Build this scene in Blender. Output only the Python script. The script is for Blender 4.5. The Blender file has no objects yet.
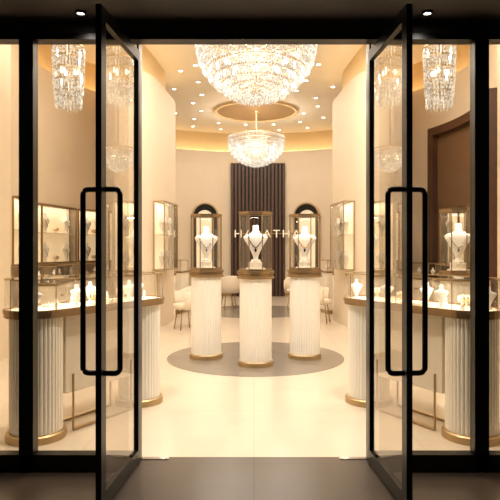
import bpy, bmesh, math, random
from mathutils import Vector, Matrix
random.seed(4)
S=bpy.context.scene
COL=S.collection
try:
    S.view_settings.view_transform='Standard'
    S.view_settings.look='None'
    S.view_settings.exposure=0.0
except Exception: pass

# ---------------- materials ----------------
def lin(c):
    return tuple(((x/255)/12.92 if x/255<=0.04045 else (((x/255)+0.055)/1.055)**2.4) for x in c)+(1,)
def pmat(name,c,rough=0.5,metal=0.0,emit=None,es=0.0,noise=0.0,nscale=5.0,bump=0.0,spec=None,coat=0.0):
    m=bpy.data.materials.new(name); m.use_nodes=True
    nt=m.node_tree; b=nt.nodes['Principled BSDF']
    b.inputs['Base Color'].default_value=lin(c); b.inputs['Roughness'].default_value=rough
    b.inputs['Metallic'].default_value=metal
    if spec is not None: b.inputs['Specular IOR Level'].default_value=spec
    if coat: b.inputs['Coat Weight'].default_value=coat
    if emit: b.inputs['Emission Color'].default_value=lin(emit); b.inputs['Emission Strength'].default_value=es
    if noise or bump:
        tc=nt.nodes.new('ShaderNodeTexCoord'); n=nt.nodes.new('ShaderNodeTexNoise')
        n.inputs['Scale'].default_value=nscale; n.inputs['Detail'].default_value=6
        nt.links.new(tc.outputs['Object'],n.inputs['Vector'])
        if noise:
            r=nt.nodes.new('ShaderNodeMix'); r.data_type='RGBA'
            r.inputs[6].default_value=lin(tuple(x*(1-noise) for x in c)); r.inputs[7].default_value=lin(tuple(min(255,x*(1+noise)) for x in c))
            nt.links.new(n.outputs['Fac'],r.inputs[0]); nt.links.new(r.outputs[2],b.inputs['Base Color'])
        if bump:
            bp=nt.nodes.new('ShaderNodeBump'); bp.inputs['Strength'].default_value=bump
            nt.links.new(n.outputs['Fac'],bp.inputs['Height']); nt.links.new(bp.outputs['Normal'],b.inputs['Normal'])
    return m
def glassmat(name,tint=(255,255,255),boost=1.0,ior=1.5):
    m=bpy.data.materials.new(name); m.use_nodes=True; nt=m.node_tree
    for n in list(nt.nodes): nt.nodes.remove(n)
    o=nt.nodes.new('ShaderNodeOutputMaterial'); mx=nt.nodes.new('ShaderNodeMixShader')
    t=nt.nodes.new('ShaderNodeBsdfTransparent'); g=nt.nodes.new('ShaderNodeBsdfGlossy'); g.inputs['Roughness'].default_value=0.0
    f=nt.nodes.new('ShaderNodeFresnel'); f.inputs['IOR'].default_value=ior
    t.inputs['Color'].default_value=lin(tint)
    mu=nt.nodes.new('ShaderNodeMath'); mu.operation='MULTIPLY'; mu.inputs[1].default_value=boost; mu.use_clamp=True
    # same reflectance from both sides of a thin pane
    geo=nt.nodes.new('ShaderNodeNewGeometry'); 
    iv=nt.nodes.new('ShaderNodeMix'); iv.data_type='FLOAT'; iv.inputs[2].default_value=ior; iv.inputs[3].default_value=1/ior
    nt.links.new(geo.outputs['Backfacing'],iv.inputs[0]); nt.links.new(iv.outputs[0],f.inputs['IOR'])
    nt.links.new(f.outputs[0],mu.inputs[0]); nt.links.new(mu.outputs[0],mx.inputs[0])
    nt.links.new(t.outputs[0],mx.inputs[1]); nt.links.new(g.outputs[0],mx.inputs[2]); nt.links.new(mx.outputs[0],o.inputs[0])
    return m
def emat(name,c,s):
    m=bpy.data.materials.new(name); m.use_nodes=True; nt=m.node_tree
    for n in list(nt.nodes): nt.nodes.remove(n)
    o=nt.nodes.new('ShaderNodeOutputMaterial'); e=nt.nodes.new('ShaderNodeEmission')
    e.inputs[0].default_value=lin(c); e.inputs[1].default_value=s; nt.links.new(e.outputs[0],o.inputs[0]); return m
def crystalmat():
    m=bpy.data.materials.new('crystal'); m.use_nodes=True; nt=m.node_tree
    for n in list(nt.nodes): nt.nodes.remove(n)
    o=nt.nodes.new('ShaderNodeOutputMaterial')
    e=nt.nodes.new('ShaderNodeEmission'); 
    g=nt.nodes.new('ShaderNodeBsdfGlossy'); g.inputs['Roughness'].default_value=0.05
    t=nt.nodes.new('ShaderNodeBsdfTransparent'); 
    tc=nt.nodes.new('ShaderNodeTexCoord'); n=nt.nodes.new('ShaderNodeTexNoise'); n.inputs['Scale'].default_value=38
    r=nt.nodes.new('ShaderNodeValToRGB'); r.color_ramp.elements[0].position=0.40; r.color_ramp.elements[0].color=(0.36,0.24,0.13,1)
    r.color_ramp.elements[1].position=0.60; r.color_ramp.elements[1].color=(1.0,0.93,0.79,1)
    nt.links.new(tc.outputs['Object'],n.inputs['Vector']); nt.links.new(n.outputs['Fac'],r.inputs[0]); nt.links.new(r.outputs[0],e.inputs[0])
    e.inputs[1].default_value=1.5  # painted sparkle: noisy emission stands in for refracted lamp light
    a=nt.nodes.new('ShaderNodeMixShader'); a.inputs[0].default_value=0.35
    nt.links.new(e.outputs[0],a.inputs[1]); nt.links.new(g.outputs[0],a.inputs[2])
    b=nt.nodes.new('ShaderNodeMixShader'); b.inputs[0].default_value=0.35
    nt.links.new(a.outputs[0],b.inputs[1]); nt.links.new(t.outputs[0],b.inputs[2]); nt.links.new(b.outputs[0],o.inputs[0])
    return m
M=dict(
 wall=pmat('cream_plaster',(222,206,182),0.65,noise=0.02,nscale=2),
 ceil=pmat('ceiling_paint',(230,219,200),0.7,noise=0.015,nscale=2),
 fascia=pmat('gold_fascia',(222,196,150),0.6,noise=0.02,nscale=2),
 black=pmat('black_metal',(11,10,10),0.32,0.4,noise=0.1,nscale=20),
 soffit=pmat('dark_soffit',(52,44,38),0.6,noise=0.06,nscale=8),
 brass=pmat('antique_brass',(186,160,120),0.38,0.8,noise=0.06,nscale=25),
 bronze=pmat('champagne_bronze',(156,130,96),0.36,0.8,noise=0.08,nscale=20),
 flute=pmat('ivory_fluted',(248,242,230),0.45,noise=0.01,nscale=6),
 ivory=pmat('ivory_lacquer',(238,228,210),0.35,noise=0.015,nscale=4),
 bust=pmat('white_linen',(248,244,238),0.6,noise=0.02,nscale=60),
 velvet=pmat('cream_velvet',(240,230,212),0.85,noise=0.03,nscale=80),
 wood=pmat('dark_walnut',(80,52,35),0.45,noise=0.18,nscale=9),
 darkback=pmat('dark_recess',(20,13,9),0.6,noise=0.1,nscale=9),
 bay=pmat('brown_panel',(112,84,58),0.5,noise=0.08,nscale=5),
 uph=pmat('cream_upholstery',(232,218,196),0.85,noise=0.03,nscale=50,bump=0.1),
 gold=pmat('polished_gold',(232,184,96),0.15,1.0,noise=0.03,nscale=50),
 gem=pmat('dark_gem',(40,44,60),0.08,0.6,noise=0.2,nscale=90),
 diamond=pmat('diamond_chain',(210,208,204),0.1,1.0,noise=0.1,nscale=90),
 inlay=pmat('taupe_inlay',(138,127,114),0.22,noise=0.05,nscale=5),
 back=pmat('glow_panel',(238,222,196),0.6,emit=(255,230,190),es=0.6,noise=0.01,nscale=5),  # interior light of showcases and niches put into the panel as emission
 sign=pmat('lit_letter',(235,220,195),0.4,emit=(255,238,208),es=0.45,noise=0.01,nscale=5),
 medal=pmat('bronze_leaf',(150,118,78),0.45,0.4,noise=0.1,nscale=7),
 sglass=glassmat('door_glass',(250,247,242),1.3),
 cglass=glassmat('case_glass',(250,249,246),1.6),
 led=emat('led_strip',(255,222,170),10),
 bulb=emat('warm_lamp',(255,236,205),12),
 dl=emat('downlight_lens',(255,244,224),12),
 crystal=crystalmat(),
)
def floormat(name,c1,c2,tile,rough,grout):
    m=bpy.data.materials.new(name); m.use_nodes=True; nt=m.node_tree; b=nt.nodes['Principled BSDF']
    tc=nt.nodes.new('ShaderNodeTexCoord')
    br=nt.nodes.new('ShaderNodeTexBrick'); br.offset=0; br.inputs['Scale'].default_value=1
    br.inputs['Brick Width'].default_value=tile; br.inputs['Row Height'].default_value=tile; br.inputs['Mortar Size'].default_value=0.003
    n=nt.nodes.new('ShaderNodeTexNoise'); n.inputs['Scale'].default_value=2.2; n.inputs['Detail'].default_value=8; n.inputs['Distortion'].default_value=0.6
    mx=nt.nodes.new('ShaderNodeMix'); mx.data_type='RGBA'; mx.inputs[6].default_value=lin(c1); mx.inputs[7].default_value=lin(c2)
    nt.links.new(tc.outputs['Object'],br.inputs['Vector']); nt.links.new(tc.outputs['Object'],n.inputs['Vector'])
    nt.links.new(n.outputs['Fac'],mx.inputs[0])
    br.inputs['Mortar'].default_value=lin(grout)
    nt.links.new(mx.outputs[2],br.inputs['Color1']); nt.links.new(mx.outputs[2],br.inputs['Color2'])
    nt.links.new(br.outputs['Color'],b.inputs['Base Color']); b.inputs['Roughness'].default_value=rough
    return m
M['floor']=floormat('cream_marble',(208,192,170),(220,206,186),1.2,0.17,(200,184,162))
M['ext']=floormat('grey_brown_stone',(80,69,60),(100,87,76),0.9,0.28,(52,45,39))

# ---------------- mesh helpers ----------------
def to_mesh(bm,name,mat=None,smooth=False):
    bmesh.ops.recalc_face_normals(bm,faces=bm.faces)
    me=bpy.data.meshes.new(name); bm.to_mesh(me); bm.free()
    if mat: me.materials.append(M[mat])
    if smooth:
        for p in me.polygons: p.use_smooth=True
    return me
def obj(name,me,parent=None,loc=(0,0,0),rz=0.0,**props):
    o=bpy.data.objects.new(name,me); COL.objects.link(o); o.location=loc; o.rotation_euler=(0,0,rz)
    if parent: o.parent=parent
    for k,v in props.items(): o[k]=v
    return o
def struct(name,me,**k):
    return obj(name,me,kind='structure',**k)
def thing(name,label,cat,loc,rz=0.0,group=None):
    e=bpy.data.objects.new(name,None); e.empty_display_size=0.1; COL.objects.link(e); e.location=loc; e.rotation_euler=(0,0,rz)
    e['label']=label; e['category']=cat
    if group: e['group']=group
    return e
def abox(bm,x0,x1,y0,y1,z0,z1):
    v=[bm.verts.new((x,y,z)) for x in (x0,x1) for y in (y0,y1) for z in (z0,z1)]
    for f in ((0,1,3,2),(4,6,7,5),(0,4,5,1),(2,3,7,6),(0,2,6,4),(1,5,7,3)): bm.faces.new([v[i] for i in f])
def boxmesh(name,mat,*bs,bevel=0.0):
    bm=bmesh.new()
    for b in bs: abox(bm,*b)
    if bevel: bmesh.ops.bevel(bm,geom=bm.edges[:],offset=bevel,segments=2,affect='EDGES')
    return to_mesh(bm,name,mat)
def extr(bm,pts,z0,z1,cap=True):
    a=[bm.verts.new((p[0],p[1],z0)) for p in pts]; b=[bm.verts.new((p[0],p[1],z1)) for p in pts]
    n=len(pts)
    for i in range(n): bm.faces.new((a[i],a[(i+1)%n],b[(i+1)%n],b[i]))
    if cap: bm.faces.new(a[::-1]); bm.faces.new(b)
def ringex(bm,outer,inner,z0,z1):
    n=len(outer)
    q=[[bm.verts.new((p[0],p[1],z)) for p in pts] for pts,z in ((outer,z0),(outer,z1),(inner,z1),(inner,z0))]
    for k in range(4):
        A=q[k];B=q[(k+1)%4]
        for i in range(n): bm.faces.new((A[i],A[(i+1)%n],B[(i+1)%n],B[i]))
def circ(r,n=48,cx=0,cy=0,ph=0): return [(cx+r*math.cos(ph+2*math.pi*i/n),cy+r*math.sin(ph+2*math.pi*i/n)) for i in range(n)]
def lathe(bm,prof,n=48,cx=0,cy=0,closed=False):
    rings=[[bm.verts.new((cx+r*math.cos(2*math.pi*i/n),cy+r*math.sin(2*math.pi*i/n),z)) for i in range(n)] for r,z in prof]
    for a,b in zip(rings[:-1],rings[1:]):
        for i in range(n): bm.faces.new((a[i],a[(i+1)%n],b[(i+1)%n],b[i]))
    bm.faces.new(rings[0][::-1]); bm.faces.new(rings[-1])
def flute_pts(r,n=38,d=0.006,cx=0,cy=0,k=8):
    n=38
    pts=[]
    for i in range(n*k):
        ph=(i%k)/k
        rr=r-d*(1-abs(math.sin(math.pi*ph))**0.6)
        a=2*math.pi*i/(n*k); pts.append((cx+rr*math.cos(a),cy+rr*math.sin(a)))
    return pts
def capsule(L,r,n=16):
    p=[(L/2+r*math.cos(a),r*math.sin(a)) for a in [ -math.pi/2+math.pi*i/n for i in range(n+1)]]
    p+=[(-L/2+r*math.cos(a),r*math.sin(a)) for a in [ math.pi/2+math.pi*i/n for i in range(n+1)]]
    return p
def tube(bm,pts,r,n=8,closed=False):
    P=[Vector(p) for p in pts]; m=len(P); rings=[]
    for i in range(m):
        if closed: d=P[(i+1)%m]-P[i-1]
        else: d=P[min(i+1,m-1)]-P[max(i-1,0)]
        d.normalize(); up=Vector((0,0,1)) if abs(d.z)<0.9 else Vector((1,0,0))
        a=d.cross(up).normalized(); b=d.cross(a)
        rings.append([bm.verts.new(P[i]+r*(math.cos(t)*a+math.sin(t)*b)) for t in [2*math.pi*j/n for j in range(n)]])
    for i in range(m if closed else m-1):
        A=rings[i];B=rings[(i+1)%m]
        for j in range(n): bm.faces.new((A[j],A[(j+1)%n],B[(j+1)%n],B[j]))
    if not closed: bm.faces.new(rings[0][::-1]); bm.faces.new(rings[-1])
def tubemesh(name,mat,pts,r,n=8,closed=False):
    bm=bmesh.new(); tube(bm,pts,r,n,closed); return to_mesh(bm,name,mat,True)

# ---------------- camera ----------------
cam=bpy.data.cameras.new('camera'); co=bpy.data.objects.new('camera',cam); COL.objects.link(co)
co.location=(0,0,1.4); co.rotation_euler=(math.pi/2,0,0); cam.lens=39.6; cam.sensor_width=36; cam.shift_x=-0.008
cam.clip_start=0.05
S.camera=co

# ---------------- setting ----------------
H=4.4; HC=5.0; D=3.72
struct('floor',boxmesh('floor','floor',(-6,6,D,17.6,-0.1,0)))
struct('floor_entry',boxmesh('floor_entry','ext',(-4,4,-3,D,-0.1,0)))
struct('ceiling',boxmesh('ceiling','ceil',(-6,6,3.46,17.6,HC,HC+0.1)))
SZ=2.84
struct('ceiling_entry',boxmesh('ceiling_entry','soffit',(-4,4,-3,3.46,SZ,SZ+0.1)))
struct('wall_front',boxmesh('wall_front','soffit',(-4,4,3.46,3.54,2.76,5.0)))
def arcpts(cy,R,t0,t1,n): return [(R*math.sin(t0+(t1-t0)*i/n),cy+R*math.cos(t0+(t1-t0)*i/n)) for i in range(n+1)]
def arcwall(name,cy,R,T,t0,t1,z0,z1,mat,n=48,kind=True):
    a=arcpts(cy,R,t0,t1,n); b=arcpts(cy,R+T,t0,t1,n)[::-1]
    bm=bmesh.new(); extr(bm,a+b,z0,z1); me=to_mesh(bm,name,mat)
    return struct(name,me) if kind else me
tL0,tL1=-math.pi/2-0.42,-0.574
CY=8.6;R1=3.5
arcwall('wall_left',CY,R1,0.22,tL0,tL1,0,H,'wall')
arcwall('wall_right',CY,R1,0.22,-tL0,-tL1,0,H,'wall')
arcwall('trim_1',CY,R1+0.22,0.05,tL0,tL1,H,HC,'fascia')
arcwall('trim_2',CY,R1+0.22,0.05,-tL0,-tL1,H,HC,'fascia')
CY2=12.0;R2=4.8
arcwall('wall_back',CY2,R2,0.25,-math.pi/2,math.pi/2,0,H,'wall',96)
arcwall('trim_3',CY2,R2+0.25,0.05,-math.pi/2,math.pi/2,H,HC,'fascia',96)
xl=R1*math.sin(tL0); yl=CY+R1*math.cos(tL0)
struct('wall_left_entry',boxmesh('wl','wall',(xl-0.25,xl,3.54,yl+0.05,0,HC)))
struct('wall_right_entry',boxmesh('wr','wall',(-xl,-xl+0.25,3.54,yl+0.05,0,HC)))
struct('wall_left_partition',boxmesh('wlp','wall',(-5.1,-1.95,11.75,12.0,0,HC)))
struct('wall_right_partition',boxmesh('wrp','wall',(1.95,5.1,11.75,12.0,0,HC)))
struct('wall_left_outer',boxmesh('wlo','soffit',(-4.2,-4,-3,3.72,0,2.9)))
struct('wall_right_outer',boxmesh('wro','soffit',(4,4.2,-3,3.72,0,2.9)))
struct('baseboard_back',arcwall('bb',CY2,R2-0.02,0.02,-math.pi/2,math.pi/2,0,0.1,'brass',96,False))
def smooth_closed(p,it=3):
    for _ in range(it):
        q=[]
        for i in range(len(p)):
            a=p[i];b=p[(i+1)%len(p)]
            q+=[(0.75*a[0]+0.25*b[0],0.75*a[1]+0.25*b[1]),(0.25*a[0]+0.75*b[0],0.25*a[1]+0.75*b[1])]
        p=q
    return p
pyl=smooth_closed([(-2.42,9.1),(-1.80,9.1),(-1.66,10.1),(-1.56,11.7),(-2.3,11.72),(-2.42,10.4)])
pc=(sum(p[0] for p in pyl)/len(pyl),sum(p[1] for p in pyl)/len(pyl))
def inset(p,d):
    out=[]; n=len(p)
    for i in range(n):
        a=Vector(p[i-1]);b=Vector(p[(i+1)%n]); t=(b-a).normalized(); nn=Vector((-t.y,t.x))
        if (Vector(pc)-Vector(p[i])).dot(nn)<0: nn=-nn
        out.append((p[i][0]+nn.x*d,p[i][1]+nn.y*d))
    return out
for sx,nm in ((1,'left'),(-1,'right')):
    mp=lambda L:[(sx*a,b) for a,b in L]
    bm=bmesh.new(); extr(bm,mp(pyl),0,H); struct('wall_%s_return'%nm,to_mesh(bm,'ret','wall'))
    bm=bmesh.new(); extr(bm,mp(inset(pyl,0.2)),H,HC); struct('trim_%s_return'%nm,to_mesh(bm,'rett','fascia'))
    t=thing('cove_light','warm LED strip hidden on top of rounded wall end','light',(0,0,0),group='cove light strips')
    bm=bmesh.new(); ringex(bm,mp(inset(pyl,0.10)),mp(inset(pyl,0.14)),H,H+0.02); obj('light_strip',to_mesh(bm,'ls','led'),t)
for cy,R,t0,t1,n in ((CY,R1,tL0,tL1,48),(CY,R1,-tL0,-tL1,48),(CY2,R2,-1.5,1.5,96)):
    t=thing('cove_light','warm LED strip along the ledge above curved wall','light',(0,0,0),group='cove light strips')
    obj('light_strip',arcwall('ls',cy,R+0.10,0.04,t0,t1,H,H+0.02,'led',n,False),t)
def disc(r,z,h): 
    bm=bmesh.new(); lathe(bm,[(r,z),(r,z+h)],96); return bm
struct('floor_inlay',to_mesh(disc(1.15,0,0.004),'inl','inlay'),loc=(0.02,7.22,0))
struct('floor_inlay_back',to_mesh(disc(1.3,0,0.004),'inl2','inlay'),loc=(0,12.6,0))
bm=bmesh.new(); lathe(bm,[(1.0,HC-0.03),(1.0,HC)],96); struct('ceiling_medallion',to_mesh(bm,'med','medal'),loc=(0.05,14.2,0))
bm=bmesh.new(); ringex(bm,circ(1.06,96),circ(1.0,96),HC-0.06,HC); struct('ceiling_medallion_rim',to_mesh(bm,'medr','fascia'),loc=(0.05,14.2,0))

# ---------------- storefront ----------------
YF=3.46
def fr(name,*bs): return struct(name,boxmesh(name,'black',*bs))
fr('trim_4',(-3.9,3.9,YF-0.01,YF+0.08,2.722,2.76))       # head
for s,k in ((-1,6),(1,10)):
    x=lambda a,b:(min(s*a,s*b),max(s*a,s*b))
    fr('trim_%d'%k,(*x(0.75,0.764),YF+0.12,D-0.04,0,2.76))       # jamb
    fr('trim_%d'%(k+1),(*x(1.39,1.48),YF,YF+0.08,0,2.722))         # mullion
    fr('trim_%d'%(k+2),(*x(0.764,3.9),YF,YF+0.08,0,0.11))          # sill
    struct('window_%d'%(1 if s<0 else 2),boxmesh('pane','sglass',(*x(0.80,1.39),YF+0.049,YF+0.051,0.11,2.722)))
    struct('window_%d'%(3 if s<0 else 4),boxmesh('pane','sglass',(*x(1.48,3.9),YF+0.049,YF+0.051,0.11,2.722)))
def door(n,s):
    e=bpy.data.objects.new('door_%d'%n,None); COL.objects.link(e); e['kind']='structure'
    e['label']='black metal framed glass door leaf, swung open'
    e['category']='door'
    e.location=(s*0.763,3.60,0)
    W=0.70; a=math.atan2(0.058,0.70)
    ang=-math.pi/2-a if s<0 else -math.pi/2+a
    e.rotation_euler=(0,0,ang)
    T=0.016; z0,z1=0.012,2.70; q0=0.03
    obj('door_frame',boxmesh('df','black',(0,q0,-T,T,z0,z1),(W-0.07,W,-T,T,z0,z1),(q0,W-0.07,-T,T,z0,0.10),(q0,W-0.07,-T,T,z1-0.07,z1)),e)
    obj('door_glass',boxmesh('dg','sglass',(q0,W-0.07,-0.001,0.001,0.10,z1-0.07)),e)
    for q in (-1,1):
        bm=bmesh.new(); xh=W-0.045; r=0.03; ya=q*T; yb=q*0.102
        def rr(ax,az,sz): return [(xh,ax-q*r+q*r*math.sin(t) , az+sz*(-r+r*math.cos(t))) for t in [0,0.39,0.78,1.18,1.57]]
        top=[(xh,ya,1.725)]+rr(yb,1.725,1)
        bot=rr(yb,0.74,-1)[::-1]+[(xh,ya,0.74)]
        tube(bm,top+bot,0.015,12)
        obj('handle',to_mesh(bm,'h','black',True),e)
    for z in (0.25,1.35,2.45):
        bm=bmesh.new(); lathe(bm,[(0.012,z-0.06),(0.012,z+0.06)],16,0.0,0); obj('hinge',to_mesh(bm,'hg','black',True),e)
door(1,-1); door(2,1)
for s in (-1,1):
    t=thing('floor_pivot_plate','brushed steel pivot plate in the threshold','plate',(s*0.66,3.69,0),group='pivot plates')
    obj('plate',boxmesh('pp','diamond',(-0.09,0.09,-0.02,0.02,0,0.006),bevel=0.002),t)
    t=thing('recessed_downlight','round recessed spotlight in dark entrance soffit','light',(s*1.05,3.33,SZ),group='entrance downlights')
    bm=bmesh.new(); ringex(bm,circ(0.034,24),circ(0.022,24),-0.012,0); obj('trim_ring',to_mesh(bm,'tr','black'),t)
    bm=bmesh.new(); lathe(bm,[(0.022,-0.006),(0.022,0)],24); obj('lens',to_mesh(bm,'ln','dl'),t)

bmr=bmesh.new(); ringex(bmr,circ(0.06,24),circ(0.042,24),-0.012,0); mring=to_mesh(bmr,'trim_ring','ivory')
bml=bmesh.new(); lathe(bml,[(0.042,-0.008),(0.042,0)],24); mlens=to_mesh(bml,'lens','dl')
def dl(x,y):
    t=thing('recessed_downlight','small round recessed spotlight in cream ceiling','light',(x,y,HC),group='ceiling downlights')
    obj('trim_ring',mring,t); obj('lens',mlens,t)
for r,n,ph in ((1.55,12,0.1),(2.3,18,0.3),(3.1,22,0.2)):
    for i in range(n):
        a=ph+2*math.pi*i/n; x=0.05+r*math.cos(a); y=13.6+r*math.sin(a)*0.95
        if y>11.9 or abs(x)<1.6: dl(x,y)
for i in range(14):
    a=0.2+math.pi*i/13*0.93; x=2.75*math.cos(a); y=8.2+2.75*math.sin(a)
    if not(abs(x)>1.5 and y>9): dl(x,y)

# ---------------- chandeliers ----------------
def chandelier(loc,Rr,Hh,zc,tiers,label,drop=True,pl=0.16):
    t=thing('crystal_chandelier',label,'chandelier',loc)
    bm=bmesh.new(); lathe(bm,[(0.012,Hh*0.2),(0.012,zc-0.03)],12); lathe(bm,[(0.07,zc-0.05),(0.09,zc-0.03),(0.09,zc)],32); obj('suspension_rod',to_mesh(bm,'rod','brass',True),t)
    bmf=bmesh.new(); 
    for fr_,zt in tiers:
        r=Rr*fr_; z=Hh*zt
        ringex(bmf,circ(r+0.012,64),circ(r-0.012,64),z,z+0.02)
        for k in range(6):
            a=k*math.pi/3; tube(bmf,[(0,0,z+0.03),(r*math.cos(a),r*math.sin(a),z+0.01)],0.006,6)
    obj('ring_frame',to_mesh(bmf,'rf','brass'),t)
    for fr_,zt in tiers:
        r=Rr*fr_; z=Hh*zt; bm=bmesh.new()
        n=max(8,int(2*math.pi*r/0.042))
        for k in range(n):
            a=2*math.pi*k/n; cx,cy=r*math.cos(a),r*math.sin(a); L=pl*(0.92+0.16*random.random()); w=0.014
            prof=[(0.004,z),(w,z-0.02),(w,z-L*0.8),(0.003,z-L)]
            rings=[[bm.verts.new((cx+q*math.cos(a+b),cy+q*math.sin(a+b),zz)) for b in (0,1.571,3.1416,4.712)] for q,zz in prof]
            for A,B in zip(rings[:-1],rings[1:]):
                for j in range(4): bm.faces.new((A[j],A[(j+1)%4],B[(j+1)%4],B[j]))
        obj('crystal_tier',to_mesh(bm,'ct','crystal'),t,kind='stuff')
    bm=bmesh.new(); bmesh.ops.create_uvsphere(bm,u_segments=12,v_segments=8,radius=0.035); lm=to_mesh(bm,'lp','bulb',True)
    nn=8 if Rr>0.4 else 3
    for k in range(nn):
        a=k*2*math.pi/nn; q=Rr*0.5
        obj('lamp',lm,t,loc=(q*math.cos(a),q*math.sin(a),Hh*0.62))
    return t
T9=[(1.0,1.0),(1.0,0.86),(0.97,0.74),(0.90,0.62),(0.80,0.5),(0.68,0.4),(0.54,0.31),(0.40,0.245),(0.24,0.2),(0.10,0.17)]
chandelier((0.03,7.6,3.40),0.82,0.98,HC-3.40,T9,'large tiered bowl-shaped crystal chandelier above the entrance hall')
chandelier((0.06,14.2,3.56),0.72,0.76,HC-3.56,T9,'tiered crystal chandelier hanging from bronze ceiling medallion')
T4=[(1,1),(0.98,0.82),(0.95,0.64),(0.9,0.46),(0.8,0.28)]
for s in (-1,1):  # these pendants stand in for chandelier reflections in the door and side glass
    chandelier((s*2.36,7.0,3.17),0.19,0.80,HC-3.17,T4,'chandelier reflection in side glass, modelled as narrow crystal pendant over side bay',pl=0.2)
    chandelier((s*1.88,7.7,3.40),0.19,0.80,HC-3.40,T4,'chandelier reflection in door glass, modelled as narrow crystal pendant beside rounded wall end',pl=0.2)
    chandelier((s*2.10,8.5,2.62),0.22,0.34,HC-2.62,T9,'chandelier reflection in door glass, modelled as small tiered bowl pendant before rounded wall end',pl=0.09)

# ---------------- fluted pedestals with tall vitrines ----------------
bm=bmesh.new(); extr(bm,flute_pts(0.195),0.06,1.05); m_col=to_mesh(bm,'fluted_column','flute')
bm=bmesh.new(); lathe(bm,[(0.215,0),(0.215,0.055),(0.205,0.065),(0.19,0.065)],64); m_base=to_mesh(bm,'base','brass')
bm=bmesh.new(); lathe(bm,[(0.19,1.05),(0.225,1.055),(0.228,1.075),(0.215,1.085),(0.215,1.105),(0.228,1.115),(0.228,1.145),(0.2,1.15)],64); m_collar=to_mesh(bm,'collar','bronze')
OC=8; oc=lambda r:circ(r,OC,ph=math.pi/8)
bm=bmesh.new(); extr(bm,oc(0.205),1.152,1.83,cap=False)
f=[bm.verts.new((x,y,1.84)) for x,y in oc(0.205)]; bm.faces.new(f); m_glass=to_mesh(bm,'glass_case','cglass')
bm=bmesh.new()
for x,y in oc(0.207): lathe(bm,[(0.006,1.15),(0.006,1.84)],6,x,y)
ringex(bm,oc(0.218),oc(0.19),1.83,1.86); ringex(bm,oc(0.218),oc(0.19),1.15,1.17); m_fr=to_mesh(bm,'case_frame','bronze')
bm=bmesh.new(); lathe(bm,[(0.12,1.15),(0.12,1.18),(0.09,1.185),(0.09,1.25),(0.085,1.255)],40); m_plinth=to_mesh(bm,'plinth','velvet',False)
def bustmesh(s=1.0):
    bm=bmesh.new()
    prof=[(0.055,0.045,0),(0.055,0.045,0.02),(0.026,0.026,0.03),(0.03,0.032,0.06),(0.055,0.042,0.12),(0.092,0.05,0.19),(0.13,0.055,0.25),(0.14,0.052,0.28),(0.115,0.048,0.30),(0.052,0.042,0.32),(0.036,0.034,0.35),(0.033,0.032,0.40),(0.03,0.028,0.41)]
    n=28; R=[[bm.verts.new((s*a*math.cos(2*math.pi*i/n),s*b*math.sin(2*math.pi*i/n),s*z)) for i in range(n)] for a,b,z in prof]
    for A,B in zip(R[:-1],R[1:]):
        for i in range(n): bm.faces.new((A[i],A[(i+1)%n],B[(i+1)%n],B[i]))
    bm.faces.new(R[0][::-1]); bm.faces.new(R[-1]); return to_mesh(bm,'necklace_bust','bust',True)
B1=bustmesh(1.08); B6=bustmesh(0.78); B3=bustmesh(0.42)
def necklmesh(s,mat,pen):
    bm=bmesh.new()
    ctrl=[(-0.045,0.02,0.34),(-0.07,-0.02,0.315),(-0.085,-0.05,0.27),(-0.055,-0.062,0.215),(-0.025,-0.058,0.175),(0,-0.056,0.155),(0.025,-0.058,0.175),(0.055,-0.062,0.215),(0.085,-0.05,0.27),(0.07,-0.02,0.315),(0.045,0.02,0.34)]
    tube(bm,[tuple(s*c for c in p) for p in ctrl],0.0045*s,8)
    for p in ctrl[2:9]:
        bmesh.ops.create_icosphere(bm,subdivisions=1,radius=0.008*s,matrix=Matrix.Translation([s*c for c in p]))
    return to_mesh(bm,'chain',mat,True)
def pendmesh(s,mat):
    bm=bmesh.new(); bmesh.ops.create_icosphere(bm,subdivisions=2,radius=0.016*s,matrix=Matrix.Translation((0,-0.062*s,0.13*s))@Matrix.Diagonal((0.8,0.5,1.3,1))); return to_mesh(bm,'pendant',mat)
NK={(s,m):(necklmesh(s,m,1),pendmesh(s,p)) for s in (1.08,0.78) for m,p in (('gem','gem'),('diamond','diamond'),('gold','gem'))}
def bust(x,y,z,rz=0,s=1.08,style='diamond',where='in glass case',group='necklace busts'):
    t=thing('necklace_bust','white linen necklace bust '+where,'display bust',(x,y,z),rz,group)
    obj('bust_form',B1 if s>1 else B6,t)
    desc={'gem':'dark gemstone necklace with pendant draped on white bust','diamond':'silver diamond necklace with drop draped on white bust','gold':'gold necklace with dark pendant draped on white bust'}[style]
    n=thing('necklace',desc,'necklace',(x,y,z),rz,'necklaces')
    a,b=NK[(s,style)]; obj('chain',a,n); obj('pendant',b,n)
def light(name,loc,energy,size=0.1,color=(1,0.91,0.79),kind='AREA',rot=(0,0,0),spot=None,shape='DISK',sy=None):
    l=bpy.data.lights.new(name,kind); l.energy=energy; l.color=color
    if kind=='AREA':
        l.shape=shape; l.size=size
        if sy: l.size_y=sy
    else: l.shadow_soft_size=size
    if kind=='SPOT': l.spot_size=spot; l.spot_blend=0.6
    o=bpy.data.objects.new(name,l); COL.objects.link(o); o.location=loc; o.rotation_euler=rot; return o
def pedestal(x,y,label,style,rz=0):
    t=thing('display_pedestal',label,'display case',(x,y,0),rz,'tall jewellery pedestals')
    obj('fluted_column',m_col,t); obj('base',m_base,t,label='round brass plinth base'); obj('collar',m_collar,t,label='bronze collar band')
    obj('glass_case',m_glass,t); obj('case_frame',m_fr,t); obj('plinth',m_plinth,t)
    bust(x,y,1.257,rz,1.08,style,'inside octagonal glass case')
    light('case_lamp',(x,y-0.08,1.82),1.8,0.15)
pedestal(0.02,6.7,'fluted ivory pedestal with octagonal glass case, standing foremost of three','gem')
pedestal(-0.62,7.15,'fluted ivory pedestal with octagonal glass case holding diamond necklace','diamond',0.1)
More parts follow.
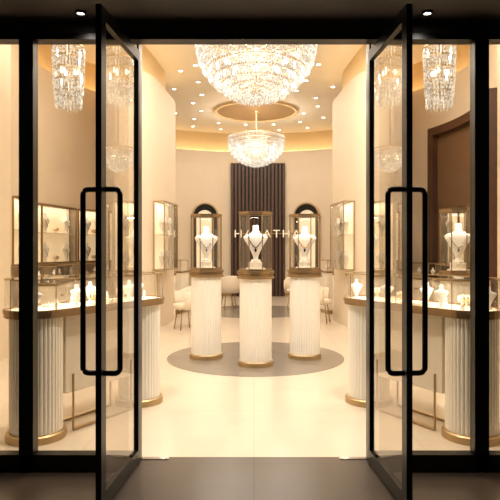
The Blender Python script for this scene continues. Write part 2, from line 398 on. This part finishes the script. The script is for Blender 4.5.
pedestal(0.66,7.15,'fluted ivory pedestal with octagonal glass case holding gold necklace','gold',-0.1)
pedestal(2.32,6.25,'fluted ivory pedestal with glass case beside dark wood portal','diamond',-0.3)

# ---------------- small jewellery ----------------
bm=bmesh.new(); lathe(bm,[(0.022,0),(0.022,0.006),(0.016,0.01),(0.007,0.07),(0.004,0.075)],20); m_cone=to_mesh(bm,'cone','bust',True)
m_ring=tubemesh('ring','gold',[(0.0145*math.cos(a),0.0145*math.sin(a),0.036) for a in [2*math.pi*i/20 for i in range(20)]],0.0025,6,True)
bm=bmesh.new(); lathe(bm,[(0.03,0),(0.03,0.008),(0.008,0.014),(0.008,0.05)],20)
tube(bm,[(-0.06,0,0.068),(-0.058,0,0.068),(0.058,0,0.068),(0.06,0,0.068)],0.026,18); m_roll=to_mesh(bm,'roll','velvet',False)
bm=bmesh.new()
for xx in (-0.03,0.0,0.03): tube(bm,[(xx,0.030*math.cos(a),0.068+0.030*math.sin(a)) for a in [2*math.pi*i/20 for i in range(20)]],0.004,6,True)
m_brac=to_mesh(bm,'bangles','gold',True)
bm=bmesh.new(); abox(bm,-0.07,0.07,-0.05,0.05,0,0.016); bmesh.ops.bevel(bm,geom=bm.edges[:],offset=0.005,segments=2,affect='EDGES'); m_tray=to_mesh(bm,'tray_pad','velvet')
bm=bmesh.new()
for i in range(4):
    for j in range(2):
        bmesh.ops.create_icosphere(bm,subdivisions=1,radius=0.009,matrix=Matrix.Translation((-0.048+0.032*i,-0.022+0.044*j,0.022)))
m_gems=to_mesh(bm,'stones','diamond')
def jitem(kind,x,y,z,rz):
    if kind=='ring':
        t=thing('ring_stand','white cone stand holding gold ring','ring stand',(x,y,z),rz,'ring stands'); obj('cone',m_cone,t); obj('ring',m_ring,t)
    elif kind=='roll':
        t=thing('bracelet_stand','cream velvet roll stand with gold bangles','bracelet stand',(x,y,z),rz,'bracelet stands'); obj('velvet_roll',m_roll,t); obj('bangles',m_brac,t)
    elif kind=='tray':
        t=thing('jewellery_tray','small cream velvet tray with set stones','jewellery tray',(x,y,z),rz,'jewellery trays'); obj('tray_pad',m_tray,t); obj('stones',m_gems,t)
    else:
        t=thing('necklace_bust','small white necklace bust under glass','display bust',(x,y,z),rz,'small necklace busts'); obj('bust_form',B3,t)

# ---------------- entrance counters ----------------
def counter(x1,y1,x2,y2,label):
    L=math.hypot(x2-x1,y2-y1); cx,cy=(x1+x2)/2,(y1+y2)/2; rz=math.atan2(y2-y1,x2-x1)
    t=thing('display_counter',label,'display counter',(cx,cy,0),rz,'entrance counters')
    for s in (-1,1):
        bm=bmesh.new(); extr(bm,flute_pts(0.19,28,cx=s*L/2),0.06,0.905); obj('fluted_column',to_mesh(bm,'fc','flute'),t)
        bm=bmesh.new(); lathe(bm,[(0.215,0),(0.215,0.05),(0.205,0.06),(0.18,0.06)],56,s*L/2,0); obj('base',to_mesh(bm,'bs','brass'),t,label='round brass plinth base')
    obj('cabinet_body',boxmesh('cb','ivory',(-L/2+0.17,L/2-0.17,-0.12,0.12,0.30,0.905),bevel=0.004),t)
    bm=bmesh.new()
    for yy in (-0.124,0.124):
        x0,x1_=-L/2+0.24,L/2-0.24
        tube(bm,[(x0,yy,0.012),(x0,yy,0.44)],0.009,8); tube(bm,[(x1_,yy,0.012),(x1_,yy,0.44)],0.009,8); tube(bm,[(x0,yy,0.012),(x1_,yy,0.012)],0.012,8)
    obj('foot_frame',to_mesh(bm,'ff','brass'),t,label='brass U-shaped foot frame')
    bm=bmesh.new(); extr(bm,capsule(L,0.225),0.905,0.935); ringex(bm,capsule(L,0.232),capsule(L,0.205),0.935,0.965); obj('deck_rim',to_mesh(bm,'dr','bronze'),t,label='bronze rim around deck')
    bm=bmesh.new(); extr(bm,capsule(L,0.204),0.936,0.955); obj('velvet_deck',to_mesh(bm,'vd','velvet'),t)
    bm=bmesh.new(); extr(bm,capsule(L,0.218),0.967,1.185,cap=False)
    f=[bm.verts.new((a,b,1.187)) for a,b in capsule(L,0.218)]; bm.faces.new(f); obj('glass_case',to_mesh(bm,'gc','cglass'),t)
    bm=bmesh.new(); ringex(bm,capsule(L,0.222),capsule(L,0.214),1.182,1.190)
    for a,b in ((-L/2,-0.218),(L/2,-0.218),(-L/2,0.218),(L/2,0.218),(0,-0.218),(0,0.218),(L/2+0.218,0),(-L/2-0.218,0)): lathe(bm,[(0.004,0.965),(0.004,1.185)],6,a,b)
    obj('case_frame',to_mesh(bm,'cf','brass'),t)
    light('counter_fill',(cx,cy,1.175),6,L+0.1,rot=(0,0,rz),shape='RECTANGLE',sy=0.25)  # unseen area lamp added under the glass to brighten the deck
    ks=['bust','roll','ring','tray','bust','ring','roll','bust','tray','ring','bust','roll','ring','bust']
    n=len(ks)
    for i,k in enumerate(ks):
        lx=-L/2-0.08+(L+0.16)*i/(n-1); ly=(0.09 if i%2 else -0.08)
        X=cx+lx*math.cos(rz)-ly*math.sin(rz); Y=cy+lx*math.sin(rz)+ly*math.cos(rz)
        jitem(k,X,Y,0.956,random.uniform(-0.4,0.4) if k!='tray' else rz)
counter(-1.63,4.12,-1.06,5.08,'glass-topped jewellery counter on two fluted ivory columns with bronze rim')
counter(1.06,5.08,1.63,4.12,'glass-topped jewellery counter on two fluted ivory columns with bronze rim')

# ---------------- side counters ----------------
def wallcounter(x,y,rz,w,dp,label):
    t=thing('side_counter',label,'display counter',(x,y,0),rz,'side counters')
    obj('cabinet_body',boxmesh('cb','ivory',(-w/2,w/2,-dp/2,dp/2,0.08,0.9),bevel=0.006),t)
    obj('plinth',boxmesh('pl','brass',(-w/2+0.02,w/2-0.02,-dp/2+0.02,dp/2-0.02,0,0.08)),t)
    for i in range(2):
        a=-w/2+0.03+i*w/2; b=a+w/2-0.06
        d=obj('door',boxmesh('dr','ivory',(a,b,-dp/2-0.012,-dp/2,0.12,0.84),bevel=0.003),t)
        obj('handle',boxmesh('hd','brass',((a+b)/2-0.05,(a+b)/2+0.05,-dp/2-0.03,-dp/2-0.012,0.74,0.755)),d)
    obj('deck',boxmesh('dk','bronze',(-w/2-0.01,w/2+0.01,-dp/2-0.015,dp/2,0.9,0.93)),t)
    bm=bmesh.new(); pts=[(-w/2+.01,-dp/2+.01),(w/2-.01,-dp/2+.01),(w/2-.01,dp/2-.01),(-w/2+.01,dp/2-.01)]
    extr(bm,pts,0.931,1.17,cap=False); bm.faces.new([bm.verts.new((a,b,1.172)) for a,b in pts]); obj('glass_case',to_mesh(bm,'gc','cglass'),t)
    bm=bmesh.new()
    for a,b in pts: abox(bm,a-.006,a+.006,b-.006,b+.006,0.93,1.17)
    inn=[(a*0.985,b*0.96) for a,b in pts]; ringex(bm,[(a*1.005,b*1.01) for a,b in pts],inn,1.165,1.178); obj('case_frame',to_mesh(bm,'cf','brass'),t)
    for i,k in enumerate(['bust','ring','roll','bust','tray','bust'] if w>1 else ['bust','roll','ring']):
        n=6 if w>1 else 3
        lx=-w/2+0.12+(w-0.24)*i/(n-1); ly=0.04*(-1)**i
        jitem(k,x+lx*math.cos(rz)-ly*math.sin(rz),y+lx*math.sin(rz)+ly*math.cos(rz),0.931,rz)
for s in (-1,1):
    for tt in (-math.pi/2-0.12,-math.pi/2+0.36,-math.pi/2+0.80):
        th=tt if s<0 else -tt
        X=(R1-0.42)*math.sin(th); Y=CY+(R1-0.42)*math.cos(th)
        wallcounter(X,Y,-th,1.15,0.45,'ivory two-door counter with low glass case along curved wall')
    wallcounter(s*2.0,12.35,-s*-0.25,0.95,0.45,'ivory counter with low glass case behind the passage')

# ---------------- wall displays: slim framed glass showcases ----------------
def walldisp(x,y,rz,w,z0,z1,label,dp=0.16,shelf=True,n=2,frame='bronze',b=0.024,lamp=0.0):
    t=thing('showcase',label,'display case',(x,y,0),rz,'lit showcases')
    bs=[]
    for xa in (-w/2,w/2-b):
        for ya in (-dp,-b): bs.append((xa,xa+b,ya,ya+b,z0,z1))
        for za in (z0,z1-b): bs.append((xa,xa+b,-dp+b,-b,za,za+b))
    for ya in (-dp,-b):
        for za in (z0,z1-b): bs.append((-w/2+b,w/2-b,ya,ya+b,za,za+b))
    obj('frame',boxmesh('fr',frame,*bs),t)
    obj('back_panel',boxmesh('bp','back',(-w/2+b,w/2-b,-0.018,-0.002,z0+b,z1-b)),t)
    obj('base_panel',boxmesh('bb','ivory',(-w/2+b,w/2-b,-dp+b,-b,z0+0.004,z0+b)),t)
    obj('glass',boxmesh('gl','cglass',(-w/2+b,w/2-b,-dp+0.004,-dp+0.006,z0+b,z1-b),(-w/2+0.004,-w/2+0.006,-dp+b,-b,z0+b,z1-b),(w/2-0.006,w/2-0.004,-dp+b,-b,z0+b,z1-b)),t)
    zm=(z0+z1)/2+0.02
    obj('shelf',boxmesh('sh','ivory',(-w/2+b,w/2-b,-dp+0.02,-0.02,zm-0.008,zm)),t)
    for lev in (z0+b,zm):
        for i in range(n):
            lx=(i-(n-1)/2)*(w-0.1)/n; ly=-dp/2+0.005
            X=x+lx*math.cos(rz)-ly*math.sin(rz); Y=y+lx*math.sin(rz)+ly*math.cos(rz)
            if (z1-z0)>1.0 or (i+int(lev*10))%2==0: 
                bust(X,Y,lev,rz,0.78,random.choice(['gold','diamond','gem']),'on lit display shelf','small display busts')
            else: jitem('roll' if i else 'ring',X,Y,lev,rz)
    lx,ly=0,-dp*0.6
    light('showcase_lamp',(x-ly*math.sin(rz),y+ly*math.cos(rz),z1-0.03),1.8*w+0.4,w*0.8,rot=(0,0,rz),shape='RECTANGLE',sy=0.05)
for s in (-1,1):
    angs=[(-1.78,0.8),(-1.385,1.1),(-1.10,0.5),(-0.88,0.5)]
    for k,(tt,w) in enumerate(angs):
        if s>0 and k in (0,1,2): continue
        th=tt if s<0 else -tt
        rr=R1-0.045
        walldisp(rr*math.sin(th),CY+rr*math.cos(th),-th,w,1.18,2.14,'bronze-framed lit wall showcase with jewellery on curved wall',n=3 if w>0.8 else 2)
t0=math.pi-1.93
struct('trim_20',arcwall('pn',CY,R1-0.05,0.045,t0+0.02,t0+0.70,0,3.42,'bay',30,False))
struct('trim_21',arcwall('ps',CY,R1-0.16,0.155,t0-0.02,t0+0.02,0,3.56,'wood',4,False))
struct('trim_22',arcwall('ps',CY,R1-0.16,0.155,t0+0.70,t0+0.74,0,3.56,'wood',4,False))
struct('trim_23',arcwall('li',CY,R1-0.16,0.155,t0+0.02,t0+0.70,3.42,3.56,'wood',30,False))
for a,w in ((0.20,0.62),(0.49,0.62)):
    th=t0+a; rr=R1-0.075
    walldisp(rr*math.sin(th),CY+rr*math.cos(th),-th,w,1.15,2.1,'bronze-framed lit showcase set on dark wood portal',n=2)
for s in (-1,1):
    walldisp(s*1.685,9.95,math.radians(-s*84),0.95,1.05,2.25,'brass-framed tall lit vitrine on rounded wall end',dp=0.20,n=3,frame='brass',b=0.018)
    walldisp(s*2.1,9.10,0,0.42,1.05,2.2,'brass-framed narrow lit vitrine on rounded wall end',dp=0.16,n=1,frame='brass',b=0.018)

# ---------------- back wall features ----------------
t=thing('slatted_panel','dark walnut vertical slatted feature panel on curved wall','wall panel',(0.12,16.66,0))
obj('backing',boxmesh('bk','darkback',(-0.82,0.82,0.0,0.03,0,4.03)),t)
bm=bmesh.new()
for i in range(15):
    x=-0.78+1.56*i/14; abox(bm,x-0.030,x+0.030,-0.06,0,0,4.03)
obj('slats',to_mesh(bm,'sl','wood'),t)
cu=bpy.data.curves.new('sgn','FONT'); cu.body='HARATHAL'; cu.size=0.33; cu.extrude=0.015; cu.align_x='CENTER'; cu.space_character=1.3
tmp=bpy.data.objects.new('tmp',cu); COL.objects.link(tmp); bpy.context.view_layer.update()
me=bpy.data.meshes.new_from_object(tmp.evaluated_get(bpy.context.evaluated_depsgraph_get())); bpy.data.objects.remove(tmp)
me.materials.clear(); me.materials.append(M['sign'])
t=thing('lettering_sign','backlit cream capital letters on dark slatted panel','sign',(0.51,16.53,1.78)); o=obj('lettering',me,t); o.rotation_euler=(math.pi/2,0,0)
w=max(v.co.x for v in me.vertices)-min(v.co.x for v in me.vertices); o.scale=(2.2/w,1,1)
obj('mounting_rail',boxmesh('mr','bronze',(-1.1,1.1,0.02,0.045,0.10,0.13)),t)
def arch(x,label):
    th=math.asin(x/R2); X=(R2-0.005)*math.sin(th); Y=CY2+(R2-0.005)*math.cos(th)
    t=thing('arched_niche',label,'niche',(X,Y,0),-th,'arched niches')
    def ap(w,h): return [(-w,0.0)]+[( -w*math.cos(math.pi*i/20),h-w+w*math.sin(math.pi*i/20)) for i in range(21)]+[(w,0.0)]
    def sheet(o,i,y0,y1):
        bm=bmesh.new(); n=len(o)
        q=[[bm.verts.new((p[0],y,p[1])) for p in pts] for pts,y in ((o,y0),(o,y1),(i,y1),(i,y0))]
        for k in range(4):
            A=q[k];B=q[(k+1)%4]
            for j in range(n-1): bm.faces.new((A[j],A[j+1],B[j+1],B[j]))
        return bm
    obj('arch_frame',to_mesh(sheet(ap(0.40,2.82),ap(0.36,2.78),-0.12,0.0),'af','brass'),t)
    obj('arch_reveal',to_mesh(sheet(ap(0.36,2.78),ap(0.27,2.60),-0.10,0.0),'ar','black'),t)
    bm=bmesh.new(); o=ap(0.27,2.60); a=[bm.verts.new((p[0],-0.012,p[1])) for p in o]; b=[bm.verts.new((p[0],-0.002,p[1])) for p in o]
    bm.faces.new(a); bm.faces.new(b[::-1])
    for j in range(len(o)): bm.faces.new((a[j],b[j],b[(j+1)%len(o)],a[(j+1)%len(o)]))
    obj('glow_back',to_mesh(bm,'lb','back'),t)  # glow comes from the panel's own emission
arch(-1.49,'arched niche with brass edge, dark reveal and self-glowing back')
arch(1.60,'arched niche with brass edge, dark reveal and self-glowing back')

# ---------------- chairs ----------------
def chair(x,y,rz,label):
    t=thing('tub_chair',label,'chair',(x,y,0),rz,'tub chairs')
    bm=bmesh.new(); lathe(bm,[(0.16,0.36),(0.21,0.37),(0.215,0.42),(0.20,0.45),(0.14,0.462)],32); obj('seat',to_mesh(bm,'st','uph',True),t)
    bm=bmesh.new(); n=24; a0,a1=math.radians(-25),math.radians(205)
    secs=[]
    for i in range(n+1):
        a=a0+(a1-a0)*i/n; hh=0.66+0.12*math.sin(max(0,min(math.pi,a)))
        c,s=math.cos(a),math.sin(a)
        secs.append([bm.verts.new((r*c,r*s,z)) for r,z in ((0.225,0.36),(0.25,0.36),(0.275,0.5),(0.275,hh-0.01),(0.265,hh+0.005),(0.245,hh),(0.235,0.5))])
    for A,B in zip(secs[:-1],secs[1:]):
        for j in range(7): bm.faces.new((A[j],A[(j+1)%7],B[(j+1)%7],B[j]))
    bm.faces.new(secs[0]); bm.faces.new(secs[-1][::-1]); obj('backrest',to_mesh(bm,'br','uph',True),t)
    for a in (45,135,225,315):
        c,s=math.cos(math.radians(a)),math.sin(math.radians(a))
        obj('leg',tubemesh('lg','bronze',[(0.14*c,0.14*s,0.38),(0.21*c,0.21*s,0.0)],0.011,8),t)
chair(-1.22,9.75,math.radians(-60),'cream upholstered tub chair with brass legs beside rounded wall')
chair(-0.62,13.4,math.radians(200),'cream upholstered tub chair with brass legs near slatted panel')
chair(-1.15,12.6,math.radians(20),'cream upholstered tub chair with brass legs by low counter')
chair(1.29,10.6,math.radians(70),'cream upholstered tub chair with brass legs in the passage')
chair(1.0,13.4,math.radians(-20),'cream upholstered tub chair with brass legs by low counter')

# ---------------- lights ----------------
W=(1,0.915,0.795)
light('hall_fill',(0,7.6,4.93),190,3.2,W)  # unseen area lamps added to carry the main light, front and back
light('hall_fill_back',(0,13.6,4.93),155,3.2,W)
light('chandelier_glow',(0.03,7.6,3.9),110,0.3,W,'POINT')
light('chandelier_glow_back',(0.06,14.2,4.0),105,0.3,W,'POINT')
for s in (-1,1):
    light('bay_light',(s*2.3,7.0,4.9),38,1.0,W)
    light('entry_fill',(s*1.2,3.85,4.9),125,0.6,W)  # unseen area lamp added to brighten the near columns
    light('entry_spot',(s*1.05,3.33,SZ-0.03),16,0.03,W,'SPOT',spot=2.2)
w=bpy.data.worlds.new('world'); S.world=w; w.use_nodes=True
w.node_tree.nodes['Background'].inputs[0].default_value=(0.05,0.043,0.036,1); w.node_tree.nodes['Background'].inputs[1].default_value=1
